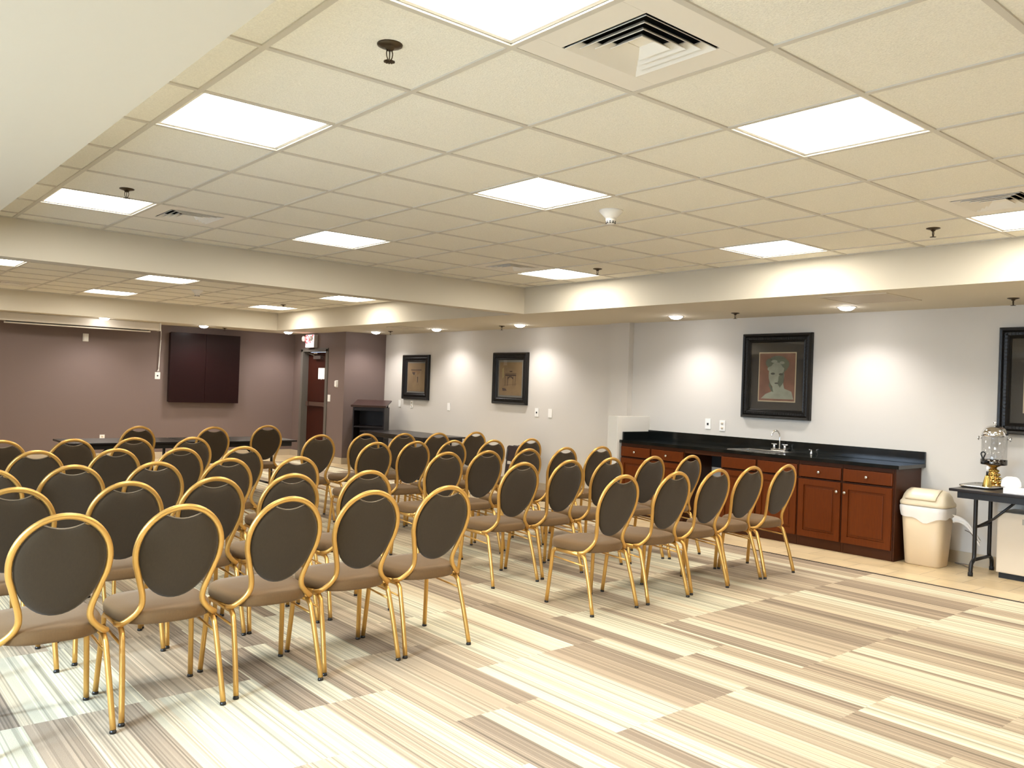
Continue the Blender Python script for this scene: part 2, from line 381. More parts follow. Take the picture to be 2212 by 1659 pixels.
# ------------------------------------------------------------------ wall plates
def plate(name, label, cat, pos, face, w=.075, h=.118, kind='blank', group='wall plates'):
    """face 'x': on a wall whose face looks towards -x; 'y': towards -y"""
    t = thing(name, label, cat, pos, 0 if face == 'x' else PI/2, group)
    MB().box(-.007, 0, -w/2, w/2, -h/2, h/2).build('cover', plastic_white, t, bevel=.002)
    if kind == 'switch': MB().box(-.016, -.007, -.006, .006, -.012, .014).build('toggle', plastic_white, t)
    if kind == 'jack': MB().box(-.010, -.007, -.011, .011, -.014, .010).build('socket', rubber, t, label='black jack')
    if kind == 'outlet':
        for q in (-.026, .026): MB().lathe([(.016, -.007), (.016, -.0105)], 14, axis='x', c=(0, 0, q)).build('socket', appliance, t)
    if kind == 'box': MB().box(-.03, -.0072, -w/2+.01, w/2-.01, -h/2+.01, h/2-.01).build('housing', plastic_white, t, bevel=.003)
    return t
e = .0008
XW = XR-e
plate('wall_plate', 'white blank wall plate nearest the dark lectern, below left of the leftmost framed picture', 'wall plate', (XW, 9.442, 1.07), 'x')
plate('wall_plate', 'white wall plate directly under the leftmost framed picture', 'wall plate', (XW, 9.07, 1.072), 'x', kind='outlet')
plate('wall_plate', 'white wall plate midway between the two small framed pictures', 'wall plate', (XW, 8.01, 1.07), 'x')
plate('wall_plate', 'white wall plate with dark jack, just right below the arch drawing', 'wall plate', (XW, 5.923, 1.075), 'x', kind='jack')
plate('wall_plate', 'blank white wall plate, right one of the pair beyond the arch drawing', 'wall plate', (XW, 5.648, 1.075), 'x')
plate('wall_plate', 'white wall plate with dark jack above left end of black counter', 'wall plate', (XW, 3.021, 1.078), 'x', kind='jack')
plate('wall_outlet', 'white outlet above counter, right of the plate with the dark jack', 'outlet', (XW, 2.826, 1.068), 'x', kind='outlet')
plate('wall_outlet', 'small white outlet low on gray wall behind the right chair block', 'outlet', (XW, 5.63, .25), 'x', kind='outlet')
plate('thermostat', 'small white thermostat on purple wall right of the brown door', 'thermostat', (5.2499, 10.216, 1.367), 'x', w=.085, h=.12, kind='box')
plate('light_switch', 'white light switch beside the brown door frame', 'switch', (5.25-e, 10.47, 1.111), 'x', w=.09, h=.118, kind='switch')
plate('wall_speaker_box', 'small white box high on purple wall under the projection screen', 'box', (1.656, YF-e, 1.97), 'y', w=.085, h=.125, kind='box')
plate('screen_outlet', 'white wall outlet with black plug and cords left of burgundy board', 'outlet', (2.787, YF-e, 1.40), 'y', w=.085, h=.118, kind='jack')
plate('wall_outlet', 'small white outlet low on purple wall behind the front table', 'outlet', (1.955, YF-e, .355), 'y', w=.075, h=.11, kind='outlet')
cd = MB()
cd.tube(smooth_path([(2.775, YF-.02, 1.47), (2.80, YF-.02, 1.54), (2.805, YF-.02, 1.8), (2.815, YF-.02, 2.1), (2.80, YF-.03, 2.21), (2.76, YF-.06, 2.225), (2.70, YF-.12, 2.22)]), .010)
cd.tube(smooth_path([(2.80, YF-.02, 1.47), (2.795, YF-.028, 1.53), (2.795, YF-.028, 1.6), (2.815, YF-.028, 2.0)]), .010)
tag(cd.build('power_cord', plastic_white), 'white power cord hanging from soffit down to the outlet by the burgundy board', 'cord')
# projection screen
ps = thing('projection_screen', 'rolled up white projection screen in its long case below the soffit', 'projection screen', (1.47, 11.5, 2.13))
MB().box(-1.19, 1.18, -.07, .07, .005, .129).build('case', screen_case, ps, bevel=.012)
MB().box(1.18, 1.20, -.075, .075, .0, .129).box(-1.21, -1.19, -.075, .075, .0, .129).build('end_cap', plastic_white, ps)
MB().box(-1.12, -1.06, -.03, .03, .125, .130).box(1.04, 1.10, -.03, .03, .125, .130).build('bracket', steel, ps)
MB().tube([(-1.02, -.02, -.02), (1.05, -.02, -.02)], .022).build('bottom_bar', screen_case, ps)
MB().box(-1.0, 1.03, -.022, -.018, -.012, .006).build('screen_fabric', rubber, ps)
# burgundy wall board
wb = thing('wall_board', 'large dark burgundy wooden board cabinet mounted on the purple wall', 'wall cabinet', (3.555, YF-e, 1.55))
MB().box(-.60, .60, -.085, 0, -.585, .59).build('body', cabinet_tv, wb, bevel=.004)
for s_ in (-1, 1): MB().box(min(0, s_*.605)+(.001 if s_ > 0 else 0), max(0, s_*.605)-(.001 if s_ < 0 else 0), -.107, -.0852, -.595, .60).build('door', cabinet_tv, wb, bevel=.004)

# ------------------------------------------------------------------ framed pictures (on the right wall, facing -x)
def picture(name, label, yc, zc, w, h, fw, fd, inner, style):
    t = thing(name, label, 'picture', (XW, yc, zc))
    prof = [(0, 0), (0, .7), (.10, 1.0), (.28, .92), (.36, .70), (.48, .82), (.70, .78), (.82, .55), (.90, .60), (1.0, .35), (1.0, 0)]
    loops = []
    for u, dd in prof:
        a, b = w/2-u*fw, h/2-u*fw
        loops.append([(-dd*fd-.001, s_*a, q*b) for s_, q in ((1, -1), (1, 1), (-1, 1), (-1, -1))])
    m = MB()
    n = 4; vs = [p for l in loops for p in l]; fs = []
    for i in range(len(loops)):
        j = (i+1) % len(loops)
        for k in range(n): fs.append((i*n+k, i*n+(k+1) % n, j*n+(k+1) % n, j*n+k))
    m.add(vs, fs)
    # carved beads along the middle of the moulding
    nb = 26
    for k in range(nb):
        for side in range(2):
            tt = -1+2*(k+.5)/nb
            y_, z_ = ((w/2-fw*.58)*(1 if side else -1), (h/2-fw*.5)*tt)
            m.box(-.90*fd, -.78*fd, y_-.012, y_+.012, z_-.006, z_+.006)
            y2, z2 = ((w/2-fw*.5)*tt, (h/2-fw*.58)*(1 if side else -1))
            m.box(-.90*fd, -.78*fd, y2-.006, y2+.006, z2-.012, z2+.012)
    m.build('frame', frame_black, t)
    iw, ih = w/2-fw, h/2-fw
    art = inner
    MB().box(-.012, -.008, -iw, iw, -ih, ih).build('mat_board', mat_gray if style != 'bust' else matboard, t)
    a0, a1, b0, b1 = art
    if style == 'bust':
        MB().box(-.0135, -.0125, a0-.012, a1+.012, b0-.012, b1+.012).build('fillet', fillet_m, t, label='thin pale gold line around the print')
    pr = MB().box(-.016, -.0136 if style == 'bust' else -.0125, a0, a1, b0, b1, 0)
    d0 = (-.0168, -.0161)
    cy, W_, H_ = (a0+a1)/2, a1-a0, b1-b0
    # local picture coords: p from left(-.5, +y side) to right(.5, -y side), q from -.5..0.5 up
    def poly(pts, mi, k=0): pr.prism([(cy-p*W_, (b0+b1)/2+q*H_) for p, q in pts], d0[0]-k*.0007, d0[1]-k*.0007, mi, 'yz')
    def ell(pc, qc, rp, rq, mi, k=0, n=28): poly([(pc+rp*math.cos(2*PI*i/n), qc+rq*math.sin(2*PI*i/n)) for i in range(n)], mi, k)
    if style == 'arch':
        for q in (.17, .155): poly([(-.24, q), (.26, q), (.26, q-.008), (-.24, q-.008)], 1)
        poly([(-.24, .13), (.25, .13), (.25, .085), (-.24, .085)], 1)
        for p in (-.23, -.12, .13, .22): poly([(p-.008, .08), (p+.008, .08), (p+.006, -.21), (p-.01, -.21)], 1)
        n = 12; out = [(.0+.13*math.cos(PI*i/n), .0+.08*math.sin(PI*i/n)) for i in range(n+1)]; inn = [(.0+.085*math.cos(PI*i/n), -.01+.055*math.sin(PI*i/n)) for i in range(n, -1, -1)]
        poly(out+inn, 1, 1)
        ell(.02, .22, .07, .018, 1); poly([(-.3, -.2), (.3, -.15), (.3, -.156), (-.3, -.206)], 1)
        poly([(-.38, .3), (-.3, .34), (-.3, .05), (-.36, 0)], 2); poly([(-.36, -.28), (-.2, -.3), (-.15, -.36), (-.33, -.37)], 1, 1)
    if style == 'column':
        poly([(-.30, .27), (.30, .27), (.30, .24), (-.30, .24)], 1)
        poly([(-.27, .235), (.22, .235), (.20, .18), (-.24, .18)], 2)
        poly([(-.24, .175), (-.05, .175), (-.10, .08), (-.13, .07), (-.2, .12)], 1, 1); poly([(.03, .175), (.24, .175), (.12, .10), (.10, .02)], 2, 1)
        poly([(.06, .02), (.12, .02), (.11, -.17), (.07, -.20)], 1); poly([(-.16, .06), (-.14, .06), (-.15, -.2), (-.17, -.2)], 2)
        poly([(-.06, .10), (-.03, .10), (-.03, -.16), (-.07, -.16)], 2)
    if style == 'bust':
        poly([(-.44, -.46), (-.30, -.36), (-.12, -.30), (-.10, -.1), (.18, -.12), (.22, -.24), (.42, -.30), (.48, -.46)], 1, 0)
        ell(.02, .26, .30, .19, 2, 1); ell(-.01, .04, .22, .27, 1, 2); ell(-.03, .17, .24, .07, 1, 3)
        poly([(.02, .16), (.06, .15), (.05, -.08), (-.03, -.1), (-.03, -.07)], 1, 5)
        ell(-.11, .07, .06, .022, 3, 4); ell(.12, .06, .06, .022, 3, 4); poly([(.06, .02), (.20, .12), (.20, -.10), (.10, -.22), (.03, -.14)], 2, 3)
        ell(.0, -.13, .055, .014, 3, 5); poly([(-.2, -.10), (-.12, -.22), (-.08, -.32), (-.14, -.30), (-.22, -.18)], 2, 3)
        ell(-.22, .30, .10, .09, 2, 2); ell(.24, .27, .10, .10, 2, 2); ell(.0, .38, .20, .06, 2, 2)
        ell(-.08, .33, .09, .03, 1, 4); ell(.14, .30, .07, .03, 1, 4)
    base = {'arch': [paper_tan, ink_m, mat('olive_wash', (146, 132, 84), .8)], 'column': [paper_tan, ink_m, mat('umber_wash', (120, 92, 52), .8)], 'bust': [terracotta, bust_light, bust_mid, bust_dark]}[style]
    pr.build('print', base, t)
    MB().box(-.022, -.0205, -iw-.004, iw+.004, -ih-.004, ih+.004).build('glass', pic_glass, t)
    return t
picture('framed_picture', 'leftmost framed picture, column capital drawing in black frame on gray wall', 8.95, 1.525, .775, .745, .115, .05, (-.255, .255, -.235, .235), 'column')
picture('framed_picture', 'black framed sepia drawing of an arch, left of the wall pilaster', 6.505, 1.54, .77, .75, .105, .05, (-.25, .25, -.245, .235), 'arch')
picture('framed_picture', 'large black framed print of a pale bust above the black counter', 2.160, 1.628, .815, .90, .095, .055, (-.215, .205, -.26, .24), 'bust')
picture('framed_picture', 'large black framed picture at the right edge above the drink dispenser', -.402, 1.617, .815, .905, .095, .055, (-.215, .205, -.26, .24), 'bust')

# ------------------------------------------------------------------ lights
def light_panel(i, j, label, grp):
    t = thing('ceiling_light', label, 'ceiling light', ((i+.5)*T, (j+.5)*T, ZC), 0, grp)
    r = T/2-.0125; q = r-.018
    f = MB()
    for (a, b, c, d_) in ((-r, r, -r, -q), (-r, r, q, r), (-r, -q, -q, q), (q, r, -q, q)): f.box(a, b, c, d_, .008, .018)
    f.box(-r, r, -r, r, .03, .034)
    for (a, b, c, d_) in ((-r, r, -r, -r+.004), (-r, r, r-.004, r), (-r, -r+.004, -r+.004, r-.004), (r-.004, r, -r+.004, r-.004)): f.box(a, b, c, d_, .018, .03)
    f.build('frame', frame_white, t)
    MB().box(-q-.004, q+.004, -q-.004, q+.004, .019, .023).build('diffuser', lens_m, t)
col_n = {-1: 'left column', 2: 'middle column', 6: 'right column'}
row_n = {-6: 'row behind the viewer', -2: 'nearest row of the front ceiling tray', 1: 'second row of the front ceiling tray', 5: 'farthest row of the front ceiling tray', 12: 'nearer row of the far ceiling tray', 16: 'farther row of the far ceiling tray'}
for i, j in LIGHTS: light_panel(i, j, 'square glowing light panel, %s, %s' % (col_n[i], row_n[j]), 'square ceiling light panels')
def vent(i, j, label):
    t = thing('ceiling_vent', label, 'air vent', ((i+.5)*T, (j+.5)*T, ZC), 0, 'square ceiling air vents')
    r = T/2-.0125; q = .185
    f = MB()
    for (a, b, c, d_) in ((-r, r, -r, -q), (-r, r, q, r), (-r, -q, -q, q), (q, r, -q, q)): f.box(a, b, c, d_, .001, .007)
    f.build('frame', frame_white, t, bevel=.001)
    b = MB()
    for (a, a2, c, c2) in ((-q-.02, q+.02, -q-.02, -q-.016), (-q-.02, q+.02, q+.016, q+.02), (-q-.02, -q-.016, -q-.016, q+.016), (q+.016, q+.02, -q-.016, q+.016)): b.box(a, a2, c, c2, .007, .16)
    b.box(-q-.02, q+.02, -q-.02, q+.02, .16, .165); b.build('duct', void_m, t, label='dark duct opening')  # near-black colour stands in for the shade inside the vent
    for k, s_ in enumerate((.178, .142, .106, .070)):
        top = s_-.032; zt = .023; lo = [(s_, -.003), (s_, .0), (top, zt+.003), (top, zt)]
        m = MB(); loops = [[(p*a, p*c, z_) for a, c in ((-1,-1),(1,-1),(1,1),(-1,1))] for p, z_ in lo]
        vs = [p for l in loops for p in l]; fs = []
        for ii in range(4):
            jj = (ii+1) % 4
            for kk in range(4): fs.append((ii*4+kk, ii*4+(kk+1) % 4, jj*4+(kk+1) % 4, jj*4+kk))
        if k == 3: fs.append((8, 9, 10, 11))
        m.add(vs, fs).build('louver', frame_white, t)
for (i, j), lb in zip(VENTS, ('large louvered air vent at the top beside the cut-off light panel', 'louvered air vent at the far left of the front ceiling tray', 'small louvered vent beside the farthest right light of the front tray',
                              'louvered air vent cut by the right edge of the photo', 'air vent at the left edge in the far ceiling tray', 'air vent left of the far right light in the far tray')):
    vent(i, j, lb)
def sprinkler(x, y, z, label):
    t = thing('sprinkler_head', label, 'sprinkler', (x, y, z), 0, 'ceiling sprinkler heads')
    MB().lathe([(.044, 0), (.043, -.004), (.028, -.009), (.016, -.012), (.012, -.02)], 20).build('escutcheon', bronze, t)
    m = MB()
    for s_ in (-1, 1): m.tube(smooth_path([(0.006*s_, 0, -.015), (.012*s_, 0, -.028), (.010*s_, 0, -.044), (.003*s_, 0, -.056)], 3), .004, n=6)
    m.tube([(0, 0, -.018), (0, 0, -.055)], .004, n=6).build('frame_arms', bronze, t)
    m = MB().lathe([(.008, -.054), (.010, -.058), (.008, -.060)], 14)
    for k in range(12):
        a = 2*PI*k/12; M = Matrix.Rotation(a, 4, 'Z'); m.box(.006, .019, -.0028, .0028, -.060, -.0575, M=M)
    m.build('deflector', bronze, t)
for x, y, z, lb in ((-.303, -.326, ZC+.006, 'bronze sprinkler head nearest, above the left chair block at the photo top'), (-.286, 2.768, ZC+.006, 'bronze sprinkler head beside the far left light panel'),
                    (3.891, -.332, ZC+.006, 'bronze sprinkler head left of the cut-off right light panel'), (3.925, 2.774, ZC+.006, 'tiny sprinkler head right of the farthest right light of the front tray'),
                    (3.84, 9.397, ZC+.006, 'tiny sprinkler head beside the far right light in the far tray'),
                    (5.53, -.26, ZS, 'sprinkler head in the right soffit at the photo right edge'), (5.538, 2.35, ZS, 'sprinkler head in the right soffit between the two downlights over the counter'),
                    (5.605, 6.22, ZS, 'sprinkler head in the soffit above the arch drawing'), (5.535, 9.0, ZS, 'sprinkler head in the soffit near the purple alcove corner'), (3.734, 11.45, ZS, 'sprinkler head in the far soffit above the burgundy board')):
    sprinkler(x, y, z, lb)
def smoke(x, y, z, label):
    t = thing('smoke_detector', label, 'smoke detector', (x, y, z), 0, 'smoke detectors')
    MB().lathe([(.078, 0), (.076, -.008), (.05, -.035), (.034, -.05)], 28).build('base', plastic_white, t)
    m = MB().lathe([(.034, -.0502), (.032, -.072), (.026, -.086)], 24, mi=0)
    for k in range(10):
        a = 2*PI*k/10; M = Matrix.Rotation(a, 4, 'Z'); m.box(.027, .0315, -.006, .006, -.084, -.078, 1, M=M); m.box(.026, .032, -.006, .006, -.075, -.069, 1, M=M)
    m.build('sensor', [plastic_white, rubber], t)
smoke(2.119, .913, ZC+.006, 'white cone smoke detector hanging from the front ceiling tray')
smoke(2.2, 8.5, ZC+.006, 'small white smoke detector in the far ceiling tray')
def downlight(x, y, label, on=1):
    t = thing('downlight', label, 'downlight', (x, y, ZS), 0, 'round recessed downlights')
    m = MB(); n = 28
    prof = [(.088, 0), (.088, -.004), (.070, -.005), (.070, -.001)]
    vs = []; fs = []
    for r, z_ in prof: vs += [(r*math.cos(2*PI*k/n), r*math.sin(2*PI*k/n), z_) for k in range(n)]
    for i in range(4):
        j = (i+1) % 4
        for k in range(n): fs.append((i*n+k, i*n+(k+1) % n, j*n+(k+1) % n, j*n+k))
    m.add(vs, fs, 0, True).build('trim_ring', plastic_white, t)
    MB().lathe([(.0695, -.0005), (.0695, -.0045), (.064, -.016), (.050, -.026), (.028, -.033), (.004, -.035)], n).build('lamp', lamp_m, t)
    L_ = bpy.data.lights.new('downlight_beam', 'SPOT'); L_.energy = 30; L_.spot_size = math.radians(138); L_.spot_blend = .75; L_.shadow_soft_size = .06; L_.color = (1, .955, .94)
    o = bpy.data.objects.new('downlight_beam', L_); C.objects.link(o); o.parent = t; o.location = (0, 0, -.045)
for x, y, lb in ((5.55, -1.0, 'round downlight in the right soffit beyond the photo edge'), (5.53, 1.136, 'round downlight in the right soffit right of the bust print'), (5.545, 3.126, 'round downlight in the soffit left of the bust print'),
                 (5.59, 5.819, 'round downlight in the soffit just right of the arch drawing'), (5.583, 7.761, 'round downlight in the soffit between the two small pictures'),
                 (5.53, 9.45, 'round downlight above the dark lectern alcove'), (4.83, 11.3, 'round downlight left of the exit sign'), (3.325, 11.32, 'round downlight above the burgundy board'), (1.747, 11.2, 'round downlight in front of the projection screen case')):
    downlight(x, y, lb)
def panel(x0, x1, y0, y1, label):
    t = thing('access_panel', label, 'access panel', ((x0+x1)/2, (y0+y1)/2, ZS), 0, 'soffit access panels')
    a, b = (x1-x0)/2, (y1-y0)/2
    MB().box(-a, a, -b, b, -.004, 0).build('panel', mat('access_panel_paint', (188, 177, 158), .6), t)
    m = MB()
    for q in ((-a, a, -b-.012, -b), (-a, a, b, b+.012), (-a-.012, -a, -b-.012, b+.012), (a, a+.012, -b-.012, b+.012)): m.box(*q, -.007, 0)
    m.build('rim', soffit_m, t)
panel(4.70, 5.30, .37, .93, 'square access panel in the right soffit above the counter end')
panel(4.95, 5.33, 7.75, 8.15, 'small access panel in the soffit above the leftmost picture')

# ------------------------------------------------------------------ counter, sink and cabinets along the right wall
FX = 5.55
def base_cabinet(y0, y1, label, door=True, knob=True, drawer=True, knob_side=1, split=False):
    t = thing('base_cabinet', label, 'cabinet', (FX, (y0+y1)/2, 0), 0, 'cherry base cabinets under the counter')
    h = (y1-y0)/2; b = MB()
    D = XR-.014-FX
    b.box(.02, D, -h+.0005, -h+.018, .0, .812).box(.02, D, h-.018, h-.0005, .0, .812).box(.02, D, -h+.018, h-.018, .09, .108).box(D-.01, D, -h+.018, h-.018, .108, .812)
    b.box(.025, .045, -h+.018, h-.018, 0, .09)
    for z0, z1 in ((.085, .102), (.632, .652), (.775, .812)): b.box(0, .02, -h+.0005, h-.0005, z0, z1)
    for a, c in ((-h+.0005, -h+.022), (h-.022, h-.0005)):
        for z0, z1 in ((0, .085), (.102, .632), (.652, .775)): b.box(0, .02, a, c, z0, z1)
    b.box(0.002, .02, -h+.022, h-.022, 0, .085)
    b.build('body', cherry_side, t)
    def knob_at(p, y, z): MB().lathe([(.006, 0), (.006, -.010), (.014, -.016), (.015, -.022), (.009, -.028)], 14, axis='x', c=(-.02, y, z)).build('knob', steel, p, label='silver knob')
    dr = MB().box(-.02, -.0005, -h+.010, h-.010, .660, .772).build('drawer', cherry, t, bevel=.005)
    if knob: knob_at(dr, 0, .716)
    if door:
        for k in range(2 if split else 1):
            a0, a1 = (-h+.010, h-.010) if not split else ((-h+.010, -.003) if k == 0 else (.003, h-.010))
            m = MB(); st = .055
            m.box(-.020, -.0005, a0, a0+st, .095, .640).box(-.020, -.0005, a1-st, a1, .095, .640).box(-.020, -.0005, a0+st, a1-st, .095, .155).box(-.020, -.0005, a0+st, a1-st, .585, .640)
            dd = m.build('door', cherry, t)
            MB().box(-.009, -.001, a0+st, a1-st, .155, .585, 0).box(-.016, -.009, a0+st+.022, a1-st-.022, .177, .563, 0).build('raised_panel', cherry, dd, bevel=.004)
            MB().box(-.0012, -.0006, a0+.01, a1-.01, .1, .63).build('backing', cherry_dark, dd)
            if knob: knob_at(dd, (a0+.028) if knob_side < 0 else (a1-.028), .555)
    return t
base_cabinet(3.412, 3.866, 'cherry cabinet at the left end of the counter beside the low partition', knob_side=-1)
base_cabinet(2.945, 3.410, 'cherry cabinet just left of the open knee space', knob_side=1)
base_cabinet(2.035, 2.465, 'cherry cabinet without knobs, just right of the open knee space', knob=False)
base_cabinet(1.575, 2.033, 'cherry cabinet under the sink with knobless false drawer front', knob=False)
base_cabinet(1.128, 1.573, 'cherry cabinet second from the right end of the counter', knob_side=-1)
base_cabinet(.650, 1.126, 'rightmost cherry cabinet beside the beige trash can', knob_side=1)
kp = tag(MB().box(FX, FX+.02, 2.467, 2.943, .765, .812).build('apron_rail', cherry_side), 'wooden rail across the open knee space under the counter', 'rail')
kb = tag(MB().box(XR-.016, XR-.002, 2.467, 2.943, .60, .812).build('knee_shade_board', rubber), 'dark board added as shade high in the open knee space under the counter', 'board')  # added dark board stands in for the shade on the wall under the counter
ep = tag(MB().box(FX+.001, XR-.013, .634, .648, 0, .812).build('end_panel', cherry_side), 'brown end panel of the counter next to the trash can', 'panel')
ct = thing('countertop', 'long black stone countertop with backsplash on the cherry cabinets', 'countertop', (5.52, .6, .8135))
sk = (1.90, 2.42)   # sink opening in y
m = MB(); x1 = XR-.002-5.52
for (a, b, c, d_) in ((0, .11, 0, 3.277), (.47, x1, 0, 3.277), (.11, .47, 0, sk[0]-.6), (.11, .47, sk[1]-.6, 3.277)): m.box(a, b, c, d_, 0, .0315)
m.build('slab', granite, ct)
MB().box(x1-.02, x1, 0, 3.277, .0317, .142).build('backsplash', granite, ct, bevel=.002)
MB().box(0.05, x1-.0205, 3.257, 3.277, .0317, .125).build('side_splash', granite, ct, bevel=.002)
sn = thing('sink', 'stainless steel drop-in sink in the black countertop', 'sink', (5.81, 2.16, .845))
m = MB()
for (a, b, c, d_) in ((-.20, .20, -.285, -.24), (-.20, .20, .24, .285), (-.20, -.16, -.24, .24), (.12, .20, -.24, .24)): m.box(a, b, c, d_, .0005, .006)
m.build('rim', steel, sn, bevel=.002)
m = MB()
for (a, b, c, d_) in ((-.16, .12, -.24, -.237), (-.16, .12, .237, .24), (-.16, -.157, -.237, .237), (.117, .12, -.237, .237)): m.box(a, b, c, d_, -.14, .0004)
m.box(-.16, .12, -.24, .24, -.145, -.141).build('bowl', steel, sn)
fa = thing('faucet', 'chrome gooseneck faucet with two cross handles behind the sink', 'faucet', (5.97, 2.055, .8515))
MB().box(-.03, .03, -.085, .085, 0, .022).build('base', chrome, fa, bevel=.008)
MB().tube(smooth_path([(0, 0, .02), (0, 0, .10), (0, 0, .165), (-.012, .01, .195), (-.035, .028, .208), (-.058, .045, .192), (-.066, .052, .165), (-.066, .052, .150)]), .017).build('spout', chrome, fa)
for s_ in (-1, 1):
    h = MB().lathe([(.016, .02), (.013, .045), (.008, .06)], 14, c=(0, s_*.062, 0))
    h.tube([(-.03, s_*.062, .066), (.03, s_*.062, .066)], .010, n=8).tube([(0, s_*.062-.032, .066), (0, s_*.062+.032, .066)], .010, n=8)
    h.build('handle', chrome, fa)
sp = thing('soap_pump', 'small chrome soap pump right of the sink', 'soap pump', (5.98, 1.70, .8455))
MB().lathe([(.016, 0), (.012, .012), (.006, .016), (.006, .045)], 14).tube([(0, 0, .043), (-.04, 0, .046)], .008, n=8).build('pump', chrome, sp)

# ------------------------------------------------------------------ trash can
tc = thing('trash_can', 'beige plastic swing-top trash can with white liner beside the cabinets', 'trash can', (5.715, .428, 0))
def rrect(a, b, z, p=5, n=40, wob=None):
    out = []
    for k in range(n):
        t_ = 2*PI*k/n; c, s_ = math.cos(t_), math.sin(t_); r = (abs(c)**p+abs(s_)**p)**(-1/p)
        out.append((a*r*c, b*r*s_, z+(wob(t_) if wob else 0)))
    return out
MB().loops([rrect(.110, .145, 0), rrect(.118, .152, .012), rrect(.146, .186, .50), rrect(.138, .178, .50), rrect(.112, .145, .02)]).build('bin', plastic_beige, tc)
lid = MB().loops([rrect(.156, .198, .515), rrect(.158, .200, .535), rrect(.154, .197, .545), rrect(.147, .190, .56, 4), rrect(.134, .182, .60, 3.5), rrect(.105, .166, .635, 3), rrect(.06, .135, .652, 2.6), rrect(.02, .06, .656, 2)])
ld = lid.build('lid', plastic_beige2, tc)
fl = MB(); L0 = []
for i in range(9):
    a = i/8; th_ = a*1.30+.18; r_ = .150
    L0.append([(-r_*math.cos(th_)-.012, q, .553+.103*math.sin(th_)+.004) for q in [-.135*(1-.10*abs(a-.5)) + 2*.135*(1-.10*abs(a-.5))*k/8 for k in range(9)]])
vs = [p for r in L0 for p in r]; nv = len(vs); vs += [(p[0]+.008, p[1], p[2]-.010) for p in vs]
fs = []
for i in range(8):
    for k in range(8):
        a = i*9+k; fs += [(a, a+1, a+10, a+9), (nv+a+9, nv+a+10, nv+a+1, nv+a)]
for k in range(8):
    fs += [(k+1, k, nv+k, nv+k+1), (72+k, 73+k, nv+73+k, nv+72+k), (9*k, 9*k+9, nv+9*k+9, nv+9*k), (9*k+17, 9*k+8, nv+9*k+8, nv+9*k+17)]
fl.add(vs, fs, 0, True).build('swing_flap', plastic_beige2, ld)
wob = lambda t_: .022*math.sin(3*t_+1)+.012*math.sin(7*t_)
MB().loops([rrect(.152, .193, .512), rrect(.160, .201, .50), rrect(.158, .199, .46, wob=lambda t_: .01*math.sin(9*t_)), rrect(.152, .192, .405, wob=wob)], cap=False).build('liner', film, tc, label='wrinkled white bin liner')
bg = MB(); Lp = []
for i in range(12):
    a = i/11; c0 = Vector((-.02+.10*a, -.22-.18*a, .43-.20*a+.07*math.sin(a*3)))
    wv = .035-.012*math.sin(a*PI)
    Lp.append([tuple(c0+Vector((.012*math.sin(q*2+a*6), .006*math.cos(q*3), wv*(q/2)))) for q in (-2, -1, 0, 1, 2)])
vs = [p for r in Lp for p in r]
bg.add(vs, [(i*5+k, i*5+k+1, i*5+k+6, i*5+k+5) for i in range(11) for k in range(4)], 0, True).build('liner_tail', film, tc)

# ------------------------------------------------------------------ folding tables
def folding_table(name, label, group, corner, L, D, H, rz=0, inset=.20, front=.15, rear=.15):
    """long axis = local x, from 0..L ; depth 0..D"""
    t = thing(name, label, 'table', (corner[0], corner[1], 0), rz, group)
    MB().box(0, L, 0, D, H-.022, H).build('tabletop', dark_table, t, bevel=.004)
    a = MB()
    for q in ((.05, L-.05, .045, .065), (.05, L-.05, D-.065, D-.045), (.05, .07, .065, D-.065), (L-.07, L-.05, .065, D-.065)): a.box(*q, H-.075, H-.0225)
    a.build('apron', black_metal, t)
    for s_, xx in ((1, inset), (-1, L-inset)):
        for yv, o in ((front, -1), (D-rear, 1)):
            m = MB().tube(smooth_path([(xx, yv, H-.024), (xx, yv, .30), (xx, yv, .16), (xx, yv+o*.012, .125), (xx, yv+o*.045, .105), (xx, yv+o*.062, .075), (xx, yv+o*.065, .004)], 4), .032, n=12, power=2)
            lg = m.build('leg', black_metal, t)
            MB().lathe([(.019, .0), (.019, .03)], 14, c=(xx, yv+o*.065, 0)).build('foot_cap', rubber, lg)
        MB().tube([(xx, front, .125), (xx, D-rear, .125)], .026, n=10).tube([(xx, front, H*.55), (xx, D-rear, H*.55)], .022, n=10).build('crossbar', black_metal, t)
        MB().tube([(xx, D/2, H*.55), (xx+s_*.12, D/2, H*.66), (xx+s_*.34, D/2, H-.03)], .020, n=8).build('folding_brace', black_metal, t)
    return t
folding_table('folding_table', 'dark folding table on the right beside the trash can, holding the drink dispenser', 'dark folding tables', (6.02, .13), 1.83, .70, .722, 0, inset=.10, front=.29, rear=.10)
o = bpy.data.objects['folding_table']; o.rotation_euler.z = -PI/2; o.location = (5.325, .10, 0)
# with rz=-90: local x -> -y, local y -> +x
folding_table('folding_table', 'dark folding table in front of the burgundy board, its right half by the door', 'dark folding tables', (1.58, 6.85), 1.33, .70, .665, 0, inset=.26)
folding_table('folding_table', 'dark folding table at the front, left one below the projection screen', 'dark folding tables', (.34, 6.85), 1.22, .70, .665, 0)
folding_table('folding_table', 'dark folding table along the gray wall beside the lectern', 'dark folding tables', (5.10, 9.12), 1.80, .80, .635, -PI/2)

# ------------------------------------------------------------------ lectern
le = thing('lectern', 'dark espresso lectern with slanted top and open shelves in the purple alcove', 'lectern', (5.21, 9.56, 0), math.radians(-44))
